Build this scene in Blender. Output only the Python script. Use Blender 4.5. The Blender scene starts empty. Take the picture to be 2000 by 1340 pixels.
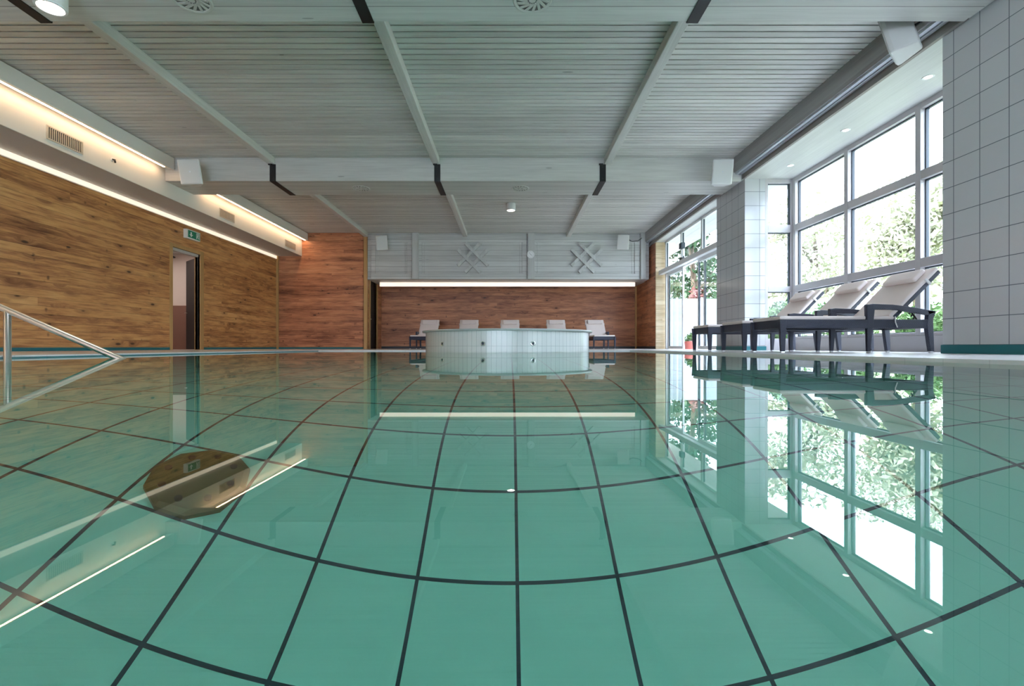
import bpy, bmesh, math, random
from mathutils import Vector, Matrix
PI = math.pi
S = bpy.context.scene
C = S.collection

# ------------------------------------------------------------------ camera, sky, sun, exposure
cam_data = bpy.data.cameras.new('camera')
cam = bpy.data.objects.new('camera', cam_data); C.objects.link(cam)
cam.location = (0, 0, 0); cam.rotation_euler = (PI/2, 0, 0)      # the eye sits 10 cm above the water (z = -0.1)
cam_data.sensor_width = 36; cam_data.lens = 17
cam_data.shift_x = 0.0025; cam_data.shift_y = 0.00375
cam_data.clip_start = 0.01
S.camera = cam
world = bpy.data.worlds.new('world'); S.world = world; world.use_nodes = True
bg = world.node_tree.nodes['Background']
bg.inputs[0].default_value = (0.71, 0.81, 1.0, 1); bg.inputs[1].default_value = 14.0
sun_d = bpy.data.lights.new('sun', 'SUN'); sun = bpy.data.objects.new('sun', sun_d); C.objects.link(sun)
sun_d.energy = 12.0; sun_d.color = (1.0, 0.95, 0.86); sun_d.angle = 0.01
sun.rotation_euler = Vector((0.75, 0.04, -0.66)).to_track_quat('-Z', 'Y').to_euler()
S.view_settings.view_transform = 'Standard'; S.view_settings.look = 'None'
S.view_settings.gamma = 1; S.view_settings.use_curve_mapping = False
S.view_settings.exposure = 0.0
S.cycles.max_bounces = 14; S.cycles.diffuse_bounces = 6; S.cycles.glossy_bounces = 6
S.cycles.transmission_bounces = 8; S.cycles.transparent_max_bounces = 16
S.cycles.sample_clamp_indirect = 6.0; S.cycles.blur_glossy = 0.3
S.cycles.use_denoising = True

FL, WA, PF = -0.075, -0.10, -1.43        # deck, water level, pool floor (all measured from the eye)
CE = 4.05                                # underside of the ceiling boards

# ------------------------------------------------------------------ mesh helpers
class MB:
    def __init__(s): s.bm = bmesh.new()
    def box(s, x0, x1, y0, y1, z0, z1, M=None):
        vs = [s.bm.verts.new((x, y, z)) for z in (z0, z1) for y in (y0, y1) for x in (x0, x1)]
        if M is not None:
            for v in vs: v.co = M @ v.co
        for f in ((0,2,3,1),(4,5,7,6),(0,1,5,4),(2,6,7,3),(0,4,6,2),(1,3,7,5)):
            s.bm.faces.new([vs[i] for i in f])
        return s
    def hexa(s, bot, top):
        vs = [s.bm.verts.new(p) for p in list(bot)+list(top)]
        n = len(bot)
        s.bm.faces.new([vs[i] for i in range(n-1, -1, -1)]); s.bm.faces.new(vs[n:])
        for i in range(n):
            j = (i+1) % n
            s.bm.faces.new([vs[i], vs[j], vs[n+j], vs[n+i]])
        return s
    def prism(s, pts, d, axis='y', a=0.0):
        """a 2-D outline pushed along an axis from a to a+d; outline in (x,z) for y, (y,z) for x, (x,y) for z"""
        def P(p, t):
            return (p[0], t, p[1]) if axis == 'y' else ((t, p[0], p[1]) if axis == 'x' else (p[0], p[1], t))
        return s.hexa([P(p, a) for p in pts], [P(p, a+d) for p in pts])
    def tube(s, pts, r, seg=14, cap=True):
        pts = [Vector(p) for p in pts]; rings = []
        for i, p in enumerate(pts):
            t = (pts[min(i+1, len(pts)-1)] - pts[max(i-1, 0)]).normalized()
            a = Vector((0, 0, 1)) if abs(t.z) < 0.95 else Vector((1, 0, 0))
            u = t.cross(a).normalized(); w = t.cross(u)
            rr = r[i] if isinstance(r, (list, tuple)) else r
            rings.append([s.bm.verts.new(p + rr*(math.cos(2*PI*k/seg)*u + math.sin(2*PI*k/seg)*w)) for k in range(seg)])
        for A, B in zip(rings, rings[1:]):
            for k in range(seg):
                f = s.bm.faces.new([A[k], A[(k+1) % seg], B[(k+1) % seg], B[k]]); f.smooth = True
        if cap:
            s.bm.faces.new(rings[0][::-1]); s.bm.faces.new(rings[-1])
        return s
    def lathe(s, prof, c=(0, 0, 0), seg=48, smooth=False, M=None, close=False):
        rings = []
        for (r, z) in prof:
            if r < 1e-6:
                rings.append([s.bm.verts.new((0, 0, z))]*seg)
            else:
                rings.append([s.bm.verts.new((r*math.cos(2*PI*k/seg), r*math.sin(2*PI*k/seg), z)) for k in range(seg)])
        prs = list(zip(rings, rings[1:])) + ([(rings[-1], rings[0])] if close else [])
        for A, B in prs:
            for k in range(seg):
                q = []
                for v in (A[k], A[(k+1) % seg], B[(k+1) % seg], B[k]):
                    if v not in q: q.append(v)
                if len(q) > 2:
                    f = s.bm.faces.new(q); f.smooth = smooth
        done = set()
        for R in rings:
            for v in R:
                if v in done: continue
                done.add(v)
                if M is not None: v.co = M @ v.co
                v.co += Vector(c)
        return s
    def build(s, name, mat, parent=None, bevel=0.0, seg=2, subsurf=0):
        bmesh.ops.recalc_face_normals(s.bm, faces=s.bm.faces)
        me = bpy.data.meshes.new(name); s.bm.to_mesh(me); s.bm.free()
        o = bpy.data.objects.new(name, me); C.objects.link(o)
        me.materials.append(mat)
        if parent: o.parent = parent
        if bevel:
            m = o.modifiers.new('bevel', 'BEVEL'); m.width = bevel; m.segments = seg; m.limit_method = 'ANGLE'
            m.angle_limit = 0.7
        if subsurf:
            m = o.modifiers.new('sub', 'SUBSURF'); m.levels = subsurf; m.render_levels = subsurf
        return o

def tag(o, label, cat, group=None, kind=None):
    o['label'] = label; o['category'] = cat
    if group: o['group'] = group
    if kind: o['kind'] = kind
    return o
def thing(name, label, cat, loc=(0, 0, 0), rz=0, group=None, kind=None):
    o = bpy.data.objects.new(name, None); C.objects.link(o)
    o.location = loc; o.rotation_euler = (0, 0, rz); o.empty_display_size = 0.1
    return tag(o, label, cat, group, kind)
def kids(o): return [c for c in bpy.data.objects if c.parent == o]
def copy_tree(o, parent=None):
    c = o.copy(); C.objects.link(c)
    if parent: c.parent = parent
    for ch in kids(o): copy_tree(ch, c)
    return c
def B(*a): return MB().box(*a)

# ------------------------------------------------------------------ materials
MATS = {}
def new_mat(name):
    m = bpy.data.materials.new(name); m.use_nodes = True
    nt = m.node_tree; b = nt.nodes['Principled BSDF']
    return m, nt, b
class N:
    """small node-writing helper"""
    def __init__(s, nt): s.nt = nt
    def node(s, t, **kw):
        n = s.nt.nodes.new(t)
        for k, v in kw.items(): setattr(n, k, v)
        return n
    def put(s, sock, v):
        if hasattr(v, 'is_output'): s.nt.links.new(v, sock)
        else: sock.default_value = v
    def m(s, op, a, b=None, c=None, clamp=False):
        n = s.node('ShaderNodeMath', operation=op); n.use_clamp = clamp
        s.put(n.inputs[0], a)
        if b is not None: s.put(n.inputs[1], b)
        if c is not None: s.put(n.inputs[2], c)
        return n.outputs[0]
    def obj(s):
        t = s.node('ShaderNodeTexCoord'); x = s.node('ShaderNodeSeparateXYZ')
        s.nt.links.new(t.outputs['Object'], x.inputs[0]); return x.outputs, t.outputs['Object']
    def vec(s, x, y, z):
        n = s.node('ShaderNodeCombineXYZ')
        for i, v in enumerate((x, y, z)): s.put(n.inputs[i], v)
        return n.outputs[0]
    def noise(s, v, scale, detail=4, rough=0.55):
        n = s.node('ShaderNodeTexNoise'); s.put(n.inputs['Vector'], v)
        n.inputs['Scale'].default_value = scale; n.inputs['Detail'].default_value = detail
        n.inputs['Roughness'].default_value = rough
        return n.outputs['Fac']
    def white(s, v):
        n = s.node('ShaderNodeTexWhiteNoise', noise_dimensions='3D'); s.put(n.inputs['Vector'], v)
        return n.outputs['Value']
    def voro(s, v, scale=1):
        n = s.node('ShaderNodeTexVoronoi'); s.put(n.inputs['Vector'], v); n.inputs['Scale'].default_value = scale
        return n.outputs['Distance'], n.outputs['Color']
    def ramp(s, f, stops):
        n = s.node('ShaderNodeValToRGB'); s.put(n.inputs[0], f)
        el = n.color_ramp.elements
        while len(el) < len(stops): el.new(0.5)
        for e, (p, c) in zip(el, stops): e.position = p; e.color = (*c, 1)
        return n.outputs[0]
    def mix(s, f, a, b, mode='MIX'):
        n = s.node('ShaderNodeMix', data_type='RGBA', blend_type=mode)
        s.put(n.inputs[0], f)
        s.put(n.inputs[6], a if hasattr(a, 'is_output') else (*a, 1)); s.put(n.inputs[7], b if hasattr(b, 'is_output') else (*b, 1))
        return n.outputs[2]
    def mapr(s, v, a, b, c, d):
        n = s.node('ShaderNodeMapRange'); s.put(n.inputs[0], v)
        for i, q in enumerate((a, b, c, d)): n.inputs[i+1].default_value = q
        return n.outputs[0]
    def bump(s, h, strength, dist=0.01):
        n = s.node('ShaderNodeBump'); s.put(n.inputs['Height'], h)
        n.inputs['Strength'].default_value = strength; n.inputs['Distance'].default_value = dist
        return n.outputs[0]

def plain(name, col, rough=0.5, metal=0.0, spec=0.5, var=0.04, scale=6.0, coat=0.0):
    m, nt, b = new_mat(name); n = N(nt); _, ob = n.obj()
    f = n.noise(ob, scale, 4)
    lo = tuple(max(0, c*(1-var)) for c in col); hi = tuple(min(1, c*(1+var)) for c in col)
    nt.links.new(n.mix(f, lo, hi), b.inputs['Base Color'])
    b.inputs['Roughness'].default_value = rough; b.inputs['Metallic'].default_value = metal
    b.inputs['Specular IOR Level'].default_value = spec; b.inputs['Coat Weight'].default_value = coat
    return m
def emit(name, col, strength):
    m, nt, b = new_mat(name)
    b.inputs['Base Color'].default_value = (0.8, 0.8, 0.8, 1)
    b.inputs['Emission Color'].default_value = (*col, 1); b.inputs['Emission Strength'].default_value = strength
    return m
def knotty(name, along, stops, ph=0.145, board=7.0, rough=0.45, knot=0.9, groove=0.6, grain=1.0):
    """horizontal boards of knotty pine; along = index of the axis the boards run on"""
    m, nt, b = new_mat(name); n = N(nt); xyz, ob = n.obj()
    u, v = xyz[along], xyz[2]
    row = n.m('FLOOR', n.m('DIVIDE', v, ph))
    r1 = n.white(n.vec(row, 3.1, 7.7))
    u2 = n.m('ADD', u, n.m('MULTIPLY', r1, 9.0))
    seg = n.m('FLOOR', n.m('DIVIDE', u2, board))
    r2 = n.white(n.vec(row, seg, 1.3))
    off = n.m('MULTIPLY', r2, 40.0)
    # knots first: the grain swings around them
    kd, kc = n.voro(n.vec(n.m('ADD', n.m('MULTIPLY', u, 2.1), off), n.m('ADD', n.m('MULTIPLY', v, 5.6), off), off))
    ks = n.node('ShaderNodeSeparateColor'); nt.links.new(kc, ks.inputs[0])
    on = n.m('GREATER_THAN', ks.outputs[1], 0.42)
    swirl_ = n.m('MULTIPLY', n.m('MULTIPLY', n.m('SUBTRACT', 1.0, n.m('DIVIDE', kd, 0.45), clamp=True), on), 0.10)
    v2 = n.m('ADD', v, swirl_)
    gv = n.vec(n.m('ADD', n.m('MULTIPLY', u, 1.5), off), n.m('MULTIPLY', v2, 17.0), off)
    g1 = n.noise(gv, 1.5, 7, 0.66)
    g2 = n.noise(n.vec(n.m('ADD', n.m('MULTIPLY', u, 0.55), off), n.m('MULTIPLY', v2, 4.0), off), 1.5, 4, 0.6)
    g3 = n.noise(n.vec(n.m('MULTIPLY', u, 0.3), n.m('MULTIPLY', v, 1.6), 4.0), 1.0, 2)
    fac = n.m('ADD', n.m('MULTIPLY', r2, 0.16), n.m('ADD', n.m('MULTIPLY', g1, 0.70*grain), n.m('ADD', n.m('MULTIPLY', g2, 0.70), n.m('MULTIPLY', g3, 0.30))))
    fac = n.m('ADD', n.m('MULTIPLY', n.m('SUBTRACT', fac, 0.95), 1.5), 0.52)
    col = n.ramp(fac, stops)
    kr = n.m('MULTIPLY', ks.outputs[0], 0.16)
    kf = n.m('MULTIPLY', n.m('SUBTRACT', 1.0, n.m('DIVIDE', kd, n.m('ADD', kr, 0.03)), clamp=True), 2.2, clamp=True)
    halo = n.m('MULTIPLY', n.m('MULTIPLY', n.m('SUBTRACT', 1.0, n.m('DIVIDE', kd, 0.46), clamp=True), on), n.m('MULTIPLY', g1, 1.15))
    kf = n.m('MULTIPLY', n.m('MULTIPLY', kf, on), knot)
    dark = tuple(c*0.30 for c in stops[0][1])
    col = n.mix(halo, col, stops[0][1])
    sd, sc = n.voro(n.vec(n.m('ADD', n.m('MULTIPLY', u, 4.2), off), n.m('ADD', n.m('MULTIPLY', v, 3.4), n.m('MULTIPLY', g1, 0.5)), off))
    ss = n.node('ShaderNodeSeparateColor'); nt.links.new(sc, ss.inputs[0])
    spike = n.m('MULTIPLY', n.m('MULTIPLY', n.m('SUBTRACT', 1.0, n.m('DIVIDE', sd, 0.16), clamp=True), 1.3, clamp=True), n.m('GREATER_THAN', ss.outputs[2], 0.55))
    col = n.mix(n.m('MULTIPLY', spike, 0.8), col, tuple(c*0.5 for c in stops[0][1]))
    col = n.mix(kf, col, dark)
    fr = n.m('FRACT', n.m('DIVIDE', v, ph))
    e = n.m('MULTIPLY', n.m('MINIMUM', fr, n.m('SUBTRACT', 1.0, fr)), ph)
    gf = n.m('MULTIPLY', n.m('LESS_THAN', e, 0.0025), groove)
    col = n.mix(gf, col, tuple(c*0.25 for c in stops[0][1]))
    nt.links.new(col, b.inputs['Base Color'])
    b.inputs['Roughness'].default_value = rough
    nt.links.new(n.bump(n.m('ADD', n.mapr(e, 0, 0.006, 0, 1), n.m('MULTIPLY', g1, 0.35)), 0.35, 0.006), b.inputs['Normal'])
    return m
def greywood(name, along, cross, col, ph=0.0, poff=0.0, rough=0.5, var=0.16, knot=0.5):
    """lime-washed grey timber with long grain; ph > 0 draws board joints across the other axis"""
    m, nt, b = new_mat(name); n = N(nt); xyz, ob = n.obj()
    third = 3 - along - cross
    u, v, w = xyz[along], xyz[cross], xyz[third]
    off = n.white(n.vec(n.m('FLOOR', n.m('DIVIDE', n.m('SUBTRACT', v, poff), ph or 0.122)), 2.2, 5.0))
    o40 = n.m('MULTIPLY', off, 40.0)
    g1 = n.noise(n.vec(n.m('ADD', n.m('MULTIPLY', u, 0.8), o40), n.m('MULTIPLY', v, 22.0), n.m('MULTIPLY', w, 22.0)), 1.5, 6, 0.62)
    g2 = n.noise(n.vec(n.m('ADD', n.m('MULTIPLY', u, 0.5), o40), n.m('MULTIPLY', v, 4.0), n.m('MULTIPLY', w, 4.0)), 1.2, 3)
    f = n.m('ADD', n.m('MULTIPLY', g1, 0.55), n.m('ADD', n.m('MULTIPLY', g2, 0.3), n.m('MULTIPLY', off, 0.22)))
    lo = tuple(c*(1-2.2*var) for c in col); hi = tuple(min(1, c*(1+1.6*var)) for c in col)
    c = n.ramp(f, [(0.28, lo), (0.80, hi)])
    kd, kc = n.voro(n.vec(n.m('ADD', n.m('MULTIPLY', u, 1.1), o40), n.m('MULTIPLY', v, 7.0), n.m('MULTIPLY', w, 7.0)))
    ks = n.node('ShaderNodeSeparateColor'); nt.links.new(kc, ks.inputs[0])
    kf = n.m('MULTIPLY', n.m('LESS_THAN', kd, n.m('MULTIPLY', ks.outputs[0], 0.10)), n.m('MULTIPLY', n.m('GREATER_THAN', ks.outputs[1], 0.55), knot))
    c = n.mix(kf, c, tuple(q*0.25 for q in col))
    if ph:
        fr = n.m('FRACT', n.m('DIVIDE', n.m('SUBTRACT', v, poff), ph))
        e = n.m('MULTIPLY', n.m('MINIMUM', fr, n.m('SUBTRACT', 1.0, fr)), ph)
        c = n.mix(n.m('LESS_THAN', e, 0.004), c, tuple(q*0.28 for q in col))
    nt.links.new(c, b.inputs['Base Color']); b.inputs['Roughness'].default_value = rough
    nt.links.new(n.bump(g1, 0.25, 0.004), b.inputs['Normal'])
    return m
def tile(name, ax, size, off, width, col, grout, rough=0.2, var=0.03, wall_normal_axis=None):
    """square tiles with joints; ax = the axes that carry joints, one size / offset / joint width for each"""
    m, nt, b = new_mat(name); n = N(nt); xyz, ob = n.obj()
    line = None; ids = []
    geo = n.node('ShaderNodeNewGeometry'); sep = n.node('ShaderNodeSeparateXYZ'); nt.links.new(geo.outputs['True Normal'], sep.inputs[0]); nrm = sep.outputs
    for a, sz, of, wd in zip(ax, size, off, width):
        q = n.m('DIVIDE', n.m('SUBTRACT', xyz[a], of), sz)
        fr = n.m('FRACT', q); ids.append(n.m('FLOOR', q))
        e = n.m('MULTIPLY', n.m('MINIMUM', fr, n.m('SUBTRACT', 1.0, fr)), sz)
        l = n.m('MULTIPLY', n.m('LESS_THAN', e, wd/2), n.m('LESS_THAN', n.m('ABSOLUTE', nrm[a]), 0.5))
        line = l if line is None else n.m('MAXIMUM', line, l)
    while len(ids) < 3: ids.append(0.5)
    r = n.white(n.vec(*ids))
    c = n.mix(r, tuple(q*(1-var) for q in col), tuple(min(1, q*(1+var)) for q in col))
    c = n.mix(n.noise(ob, 2.5, 3), n.mix(0.5, c, tuple(q*0.96 for q in col)), c)
    c = n.mix(line, c, grout)
    nt.links.new(c, b.inputs['Base Color'])
    nt.links.new(n.mapr(line, 0, 1, rough, 0.8), b.inputs['Roughness'])
    nt.links.new(n.bump(n.m('SUBTRACT', 1.0, line), 0.3, 0.002), b.inputs['Normal'])
    return m
def glass_mat():
    m = bpy.data.materials.new('window_glass'); m.use_nodes = True; nt = m.node_tree; nt.nodes.clear()
    o = nt.nodes.new('ShaderNodeOutputMaterial'); mx = nt.nodes.new('ShaderNodeMixShader')
    t = nt.nodes.new('ShaderNodeBsdfTransparent'); t.inputs[0].default_value = (0.96, 0.98, 0.975, 1)
    g = nt.nodes.new('ShaderNodeBsdfGlossy'); g.inputs['Roughness'].default_value = 0.0
    lw = nt.nodes.new('ShaderNodeLayerWeight'); lw.inputs[0].default_value = 0.5
    n = N(nt); fr = n.m('ADD', n.m('MULTIPLY', n.m('POWER', lw.outputs['Facing'], 5.0), 0.9), 0.02)
    nt.links.new(fr, mx.inputs[0]); nt.links.new(t.outputs[0], mx.inputs[1]); nt.links.new(g.outputs[0], mx.inputs[2])
    nt.links.new(mx.outputs[0], o.inputs[0]); return m
def water_mat():
    m = bpy.data.materials.new('pool_water'); m.use_nodes = True; nt = m.node_tree; nt.nodes.clear()
    o = nt.nodes.new('ShaderNodeOutputMaterial')
    g = nt.nodes.new('ShaderNodeBsdfGlass'); g.inputs['IOR'].default_value = 1.333; g.inputs['Roughness'].default_value = 0.0
    g.inputs['Color'].default_value = (0.97, 1.0, 0.99, 1)
    nt.links.new(g.outputs[0], o.inputs[0]); return m
def wicker_mat():
    m, nt, b = new_mat('dark_wicker'); n = N(nt); xyz, ob = n.obj()
    a = n.m('SINE', n.m('MULTIPLY', n.m('ADD', xyz[0], xyz[1]), 260.0))
    c = n.m('SINE', n.m('MULTIPLY', xyz[2], 330.0))
    h = n.m('MULTIPLY', a, c)
    col = n.mix(n.mapr(h, -1, 1, 0, 1), (0.008, 0.010, 0.022), (0.034, 0.040, 0.075))
    nt.links.new(col, b.inputs['Base Color']); b.inputs['Roughness'].default_value = 0.38
    nt.links.new(n.bump(h, 0.5, 0.004), b.inputs['Normal']); return m
def leaf_mat(name, c0, c1):
    m, nt, b = new_mat(name); n = N(nt); _, ob = n.obj()
    nt.links.new(n.mix(n.noise(ob, 1.7, 3), c0, c1), b.inputs['Base Color'])
    b.inputs['Roughness'].default_value = 0.6
    return m

PINE_L = [(0.10, (0.17, 0.056, 0.020)), (0.36, (0.42, 0.175, 0.060)), (0.56, (0.62, 0.300, 0.108)), (0.90, (0.76, 0.42, 0.165))]
PINE_R = [(0.10, (0.15, 0.047, 0.024)), (0.36, (0.37, 0.135, 0.062)), (0.58, (0.54, 0.215, 0.10)), (0.90, (0.68, 0.32, 0.165))]
M = dict(
    pine_left=knotty('knotty_pine_left', 1, PINE_L),
    pine_front=knotty('knotty_pine_front', 0, PINE_R),
    pine_back=knotty('knotty_pine_back', 0, PINE_R),
    pine_side=knotty('knotty_pine_side', 1, PINE_R),
    pine_lit_tone=knotty('knotty_pine_lit_tone', 0, [(0.05, (0.42, 0.30, 0.17)), (0.4, (0.62, 0.49, 0.31)), (0.65, (0.72, 0.60, 0.42)), (0.95, (0.80, 0.70, 0.52))]),  # pine lightened: the sunlight on the strip is put into this colour
    pine_trim=greywood('pine_trim', 2, 1, (0.50, 0.29, 0.11), var=0.10, knot=0.2),
    slat=greywood('limewash_ceiling_boards', 0, 1, (0.68, 0.67, 0.635), ph=0.0, var=0.16, knot=0.75),
    beam=greywood('limewash_beam', 0, 1, (0.60, 0.595, 0.565), ph=0.235, poff=4.347, var=0.12),
    beamz=greywood('limewash_panel', 0, 2, (0.58, 0.59, 0.58), ph=0.19, poff=0.02, var=0.13),
    rafter=greywood('limewash_rafter', 1, 0, (0.64, 0.63, 0.60), var=0.10, knot=0.8),
    batten=greywood('limewash_batten', 2, 0, (0.54, 0.55, 0.54), var=0.10),
    fascia=greywood('grey_fascia', 1, 2, (0.30, 0.29, 0.285), var=0.12),
    brown=greywood('brown_fascia', 1, 2, (0.25, 0.22, 0.205), var=0.12),
    soffit=greywood('white_washed_soffit', 1, 0, (0.58, 0.585, 0.565), var=0.07, knot=0.0),
    dark=plain('dark_void', (0.02, 0.02, 0.022), 0.9),
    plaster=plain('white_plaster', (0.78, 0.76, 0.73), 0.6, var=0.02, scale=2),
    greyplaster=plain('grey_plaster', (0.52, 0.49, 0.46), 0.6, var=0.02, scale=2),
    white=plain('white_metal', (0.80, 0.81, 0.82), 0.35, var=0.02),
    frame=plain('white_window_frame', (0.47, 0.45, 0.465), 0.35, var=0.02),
    gasket=plain('dark_gasket', (0.035, 0.05, 0.07), 0.5),
    alu=plain('aluminium_track', (0.62, 0.65, 0.70), 0.3, 0.6, var=0.03),
    steel=plain('stainless_steel', (0.78, 0.78, 0.76), 0.30, 1.0, var=0.03),
    strap=plain('blackened_steel', (0.018, 0.018, 0.02), 0.45, 0.2),
    speaker=plain('speaker_shell', (0.74, 0.74, 0.73), 0.45, var=0.02),
    grille=plain('speaker_grille', (0.66, 0.665, 0.66), 0.6, var=0.05, scale=300),
    vent=plain('vent_metal', (0.60, 0.55, 0.48), 0.45, 0.3),
    swirl=plain('pale_grille', (0.56, 0.56, 0.52), 0.5),
    deck=tile('deck_tiles', (0, 1), (0.30, 0.30), (0.0, 0.1), (0.005, 0.005), (0.72, 0.70, 0.68), (0.55, 0.53, 0.52), 0.25),
    walltile=tile('white_wall_tiles', (1, 2), (0.305, 0.30), (5.487, 0.023), (0.008, 0.008), (0.60, 0.605, 0.625), (0.14, 0.155, 0.18), 0.15, 0.02),
    piertile=tile('white_pier_tiles', (0, 1, 2), (0.32, 0.295, 0.30), (5.04, 10.36, 0.023), (0.008, 0.008, 0.008), (0.50, 0.51, 0.53), (0.12, 0.13, 0.15), 0.15, 0.02),
    pool=tile('turquoise_pool_tiles', (0, 1), (0.293, 0.29), (0.023, 1.418), (0.0105, 0.0105), (0.235, 0.66, 0.495), (0.012, 0.04, 0.045), 0.4, 0.02),
    poolwall=plain('teal_pool_wall', (0.06, 0.42, 0.36), 0.3, var=0.05),
    teal=plain('teal_skirting', (0.010, 0.15, 0.175), 0.3, var=0.08),
    darkbase=plain('dark_skirting', (0.035, 0.04, 0.05), 0.4),
    water=water_mat(), glass=glass_mat(), wicker=wicker_mat(),
    cushion=plain('blush_cushion', (0.80, 0.70, 0.67), 0.85, spec=0.2, var=0.03, scale=40),
    backcushion=plain('cushion_back_frame', (0.03, 0.035, 0.05), 0.5),
    foot=plain('silver_foot', (0.7, 0.7, 0.7), 0.3, 0.8),
    strapw=plain('white_strap', (0.75, 0.74, 0.72), 0.7),
    led=emit('warm_led', (1.0, 0.63, 0.35), 28.0),
    cove=emit('cove_glow', (1.0, 0.78, 0.58), 0.92),
    backled=emit('back_led', (1.0, 0.80, 0.62), 1.05),
    lamp=emit('lamp_diffuser', (1.0, 0.90, 0.76), 22.0),
    spot=emit('spot_diffuser', (1.0, 0.94, 0.84), 14.0),
    corridor=emit('corridor_glow', (1.0, 0.84, 0.74), 18.0),
    doorleaf=plain('anthracite_door', (0.026, 0.022, 0.022), 0.6, spec=0.25),
    wainscot=plain('brown_wainscot', (0.24, 0.13, 0.10), 0.5),
    blush=plain('corridor_wall', (0.66, 0.60, 0.57), 0.7, var=0.02),
    green=plain('sign_green', (0.0, 0.23, 0.13), 0.4),
    signwhite=plain('sign_white', (0.82, 0.84, 0.82), 0.4),
    black=plain('black_plastic', (0.02, 0.02, 0.022), 0.4),
    stone=plain('rim_stone', (0.50, 0.53, 0.51), 0.35, var=0.08),
    strap2=plain('grille_shadow', (0.16, 0.16, 0.15), 0.7),
    spatile=None, drain=plain('bronze_drain', (0.10, 0.095, 0.03), 0.5, 0.2),
    fence=plain('white_fence', (0.42, 0.46, 0.52), 0.6), pot=plain('terracotta_pot', (0.40, 0.10, 0.075), 0.6),
    bounce_gravel=plain('daylight_bounce_gravel', (0.46, 0.45, 0.43), 0.8, var=0.1),  # kept pale and neutral to bounce daylight indoors
    lawn=leaf_mat('lawn', (0.20, 0.27, 0.11), (0.30, 0.34, 0.17)), bark=plain('bark', (0.12, 0.09, 0.06), 0.9, var=0.2),
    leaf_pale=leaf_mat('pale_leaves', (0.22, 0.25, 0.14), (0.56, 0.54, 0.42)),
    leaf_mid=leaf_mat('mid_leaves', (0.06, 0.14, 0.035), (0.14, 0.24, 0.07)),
    leaf_dark=leaf_mat('dark_leaves', (0.02, 0.055, 0.02), (0.05, 0.11, 0.035)),
    leaf_red=leaf_mat('red_leaves', (0.10, 0.02, 0.02), (0.17, 0.06, 0.04)),
)

# ------------------------------------------------------------------ the shell
XL, XR, YN, YB = -8.27, 5.04, -5.0, 19.2       # left wall, right pier line, wall behind the eye, back wall
PX0, PX1, PY0, PY1 = -4.40, 2.78, -2.6, 11.14   # pool
YF = 17.2                                      # wall of the far left corner, front of the grey gable panel
SO = 3.60                                      # soffit of the window bays
def struct(o, label, cat): return tag(o, label, cat, kind='structure')

f = MB()
f.box(-10.6, PX0, YN-.2, YB+.2, FL-.12, FL); f.box(PX1, 6.3, YN-.2, YB+.2, FL-.12, FL)
f.box(PX0, PX1, YN-.2, PY0, FL-.12, FL); f.box(PX0, PX1, PY1, YB+.2, FL-.12, FL)
struct(f.build('floor', M['deck']), 'pale tiled pool deck running around the water', 'floor')
f = MB(); f.box(PX0-.02, PX1+.02, PY0-.02, PY1+.02, PF-.1, PF)
basin = struct(f.build('pool_basin', M['pool']), 'turquoise tiled pool floor with dark joints under the water', 'pool')
f = MB(); t = .012
f.box(PX0-.06, PX0+.004, PY0, PY1, PF, WA-.004); f.box(PX1-.004, PX1+.06, PY0, PY1, PF, WA-.004)
f.box(PX0, PX1, PY0-.06, PY0+.004, PF, WA-.004); f.box(PX0, PX1, PY1-.004, PY1+.06, PF, WA-.004)
f.build('basin_side', M['poolwall'], basin)
B(PX0, PX0+.005, PY0, PY1-.02, WA+.001, WA+.010).build('waterline_tile', M['teal'], basin)
# the water is one flat sheet with a hole where the round spa stands in it
SX, SY, SR = -0.05, 11.15, 1.86
bm = bmesh.new()
half = math.sqrt(SR**2 - (SY-PY1)**2)
a0 = math.atan2(PY1-SY, -half); a1 = math.atan2(PY1-SY, half)
arc = [(SX+SR*math.cos(a0+(a1-a0)*k/40), SY+SR*math.sin(a0+(a1-a0)*k/40)) for k in range(41)]
loop = [(PX0, PY0), (PX1, PY0), (PX1, PY1)] + arc[::-1] + [(PX0, PY1)]
bm.faces.new([bm.verts.new((x, y, WA)) for x, y in loop])
bm.normal_update()
for fc in bm.faces:
    if fc.normal.z < 0: fc.normal_flip()
me = bpy.data.meshes.new('pool_water'); bm.to_mesh(me); bm.free(); me.materials.append(M['water'])
wo = bpy.data.objects.new('pool_water', me); C.objects.link(wo)
tag(wo, 'calm clear pool water mirroring the hall', 'water', kind='stuff')

# left wall with its doorway
DY0, DY1, DZ = 11.85, 12.91, 2.46
f = MB()
f.box(XL-.12, XL, YN, DY0, FL, 4.3); f.box(XL-.12, XL, DY1, YF, FL, 4.3); f.box(XL-.12, XL, DY0, DY1, DZ, 4.3)
struct(f.build('wall_left', M['pine_left']), 'long golden knotty pine wall on the left of the pool', 'wall')
struct(B(XL-.12, -5.08, YF, YF+.12, FL, 4.3).build('wall_front', M['pine_front']), 'reddish knotty pine wall facing the pool in the far left corner', 'wall')
EY0, EY1, EZ = 17.62, 18.45, 2.47
f = MB()
f.box(-5.2, -5.08, YF, EY0, FL, 4.3); f.box(-5.2, -5.08, EY1, YB, FL, 4.3); f.box(-5.2, -5.08, EY0, EY1, EZ, 4.3)
struct(f.build('wall_alcove_left', M['pine_side']), 'narrow knotty pine return wall holding the dark back door', 'wall')
struct(B(-5.2, 5.2, YB, YB+.12, FL, 4.3).build('wall_back', M['pine_back']), 'reddish knotty pine back wall behind the row of loungers', 'wall')
struct(B(XR, XR+.12, 16.7, YB, FL, 4.3).build('wall_alcove_right', M['pine_side']), 'red-brown pine return wall at the right end of the back wall', 'wall')
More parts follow.
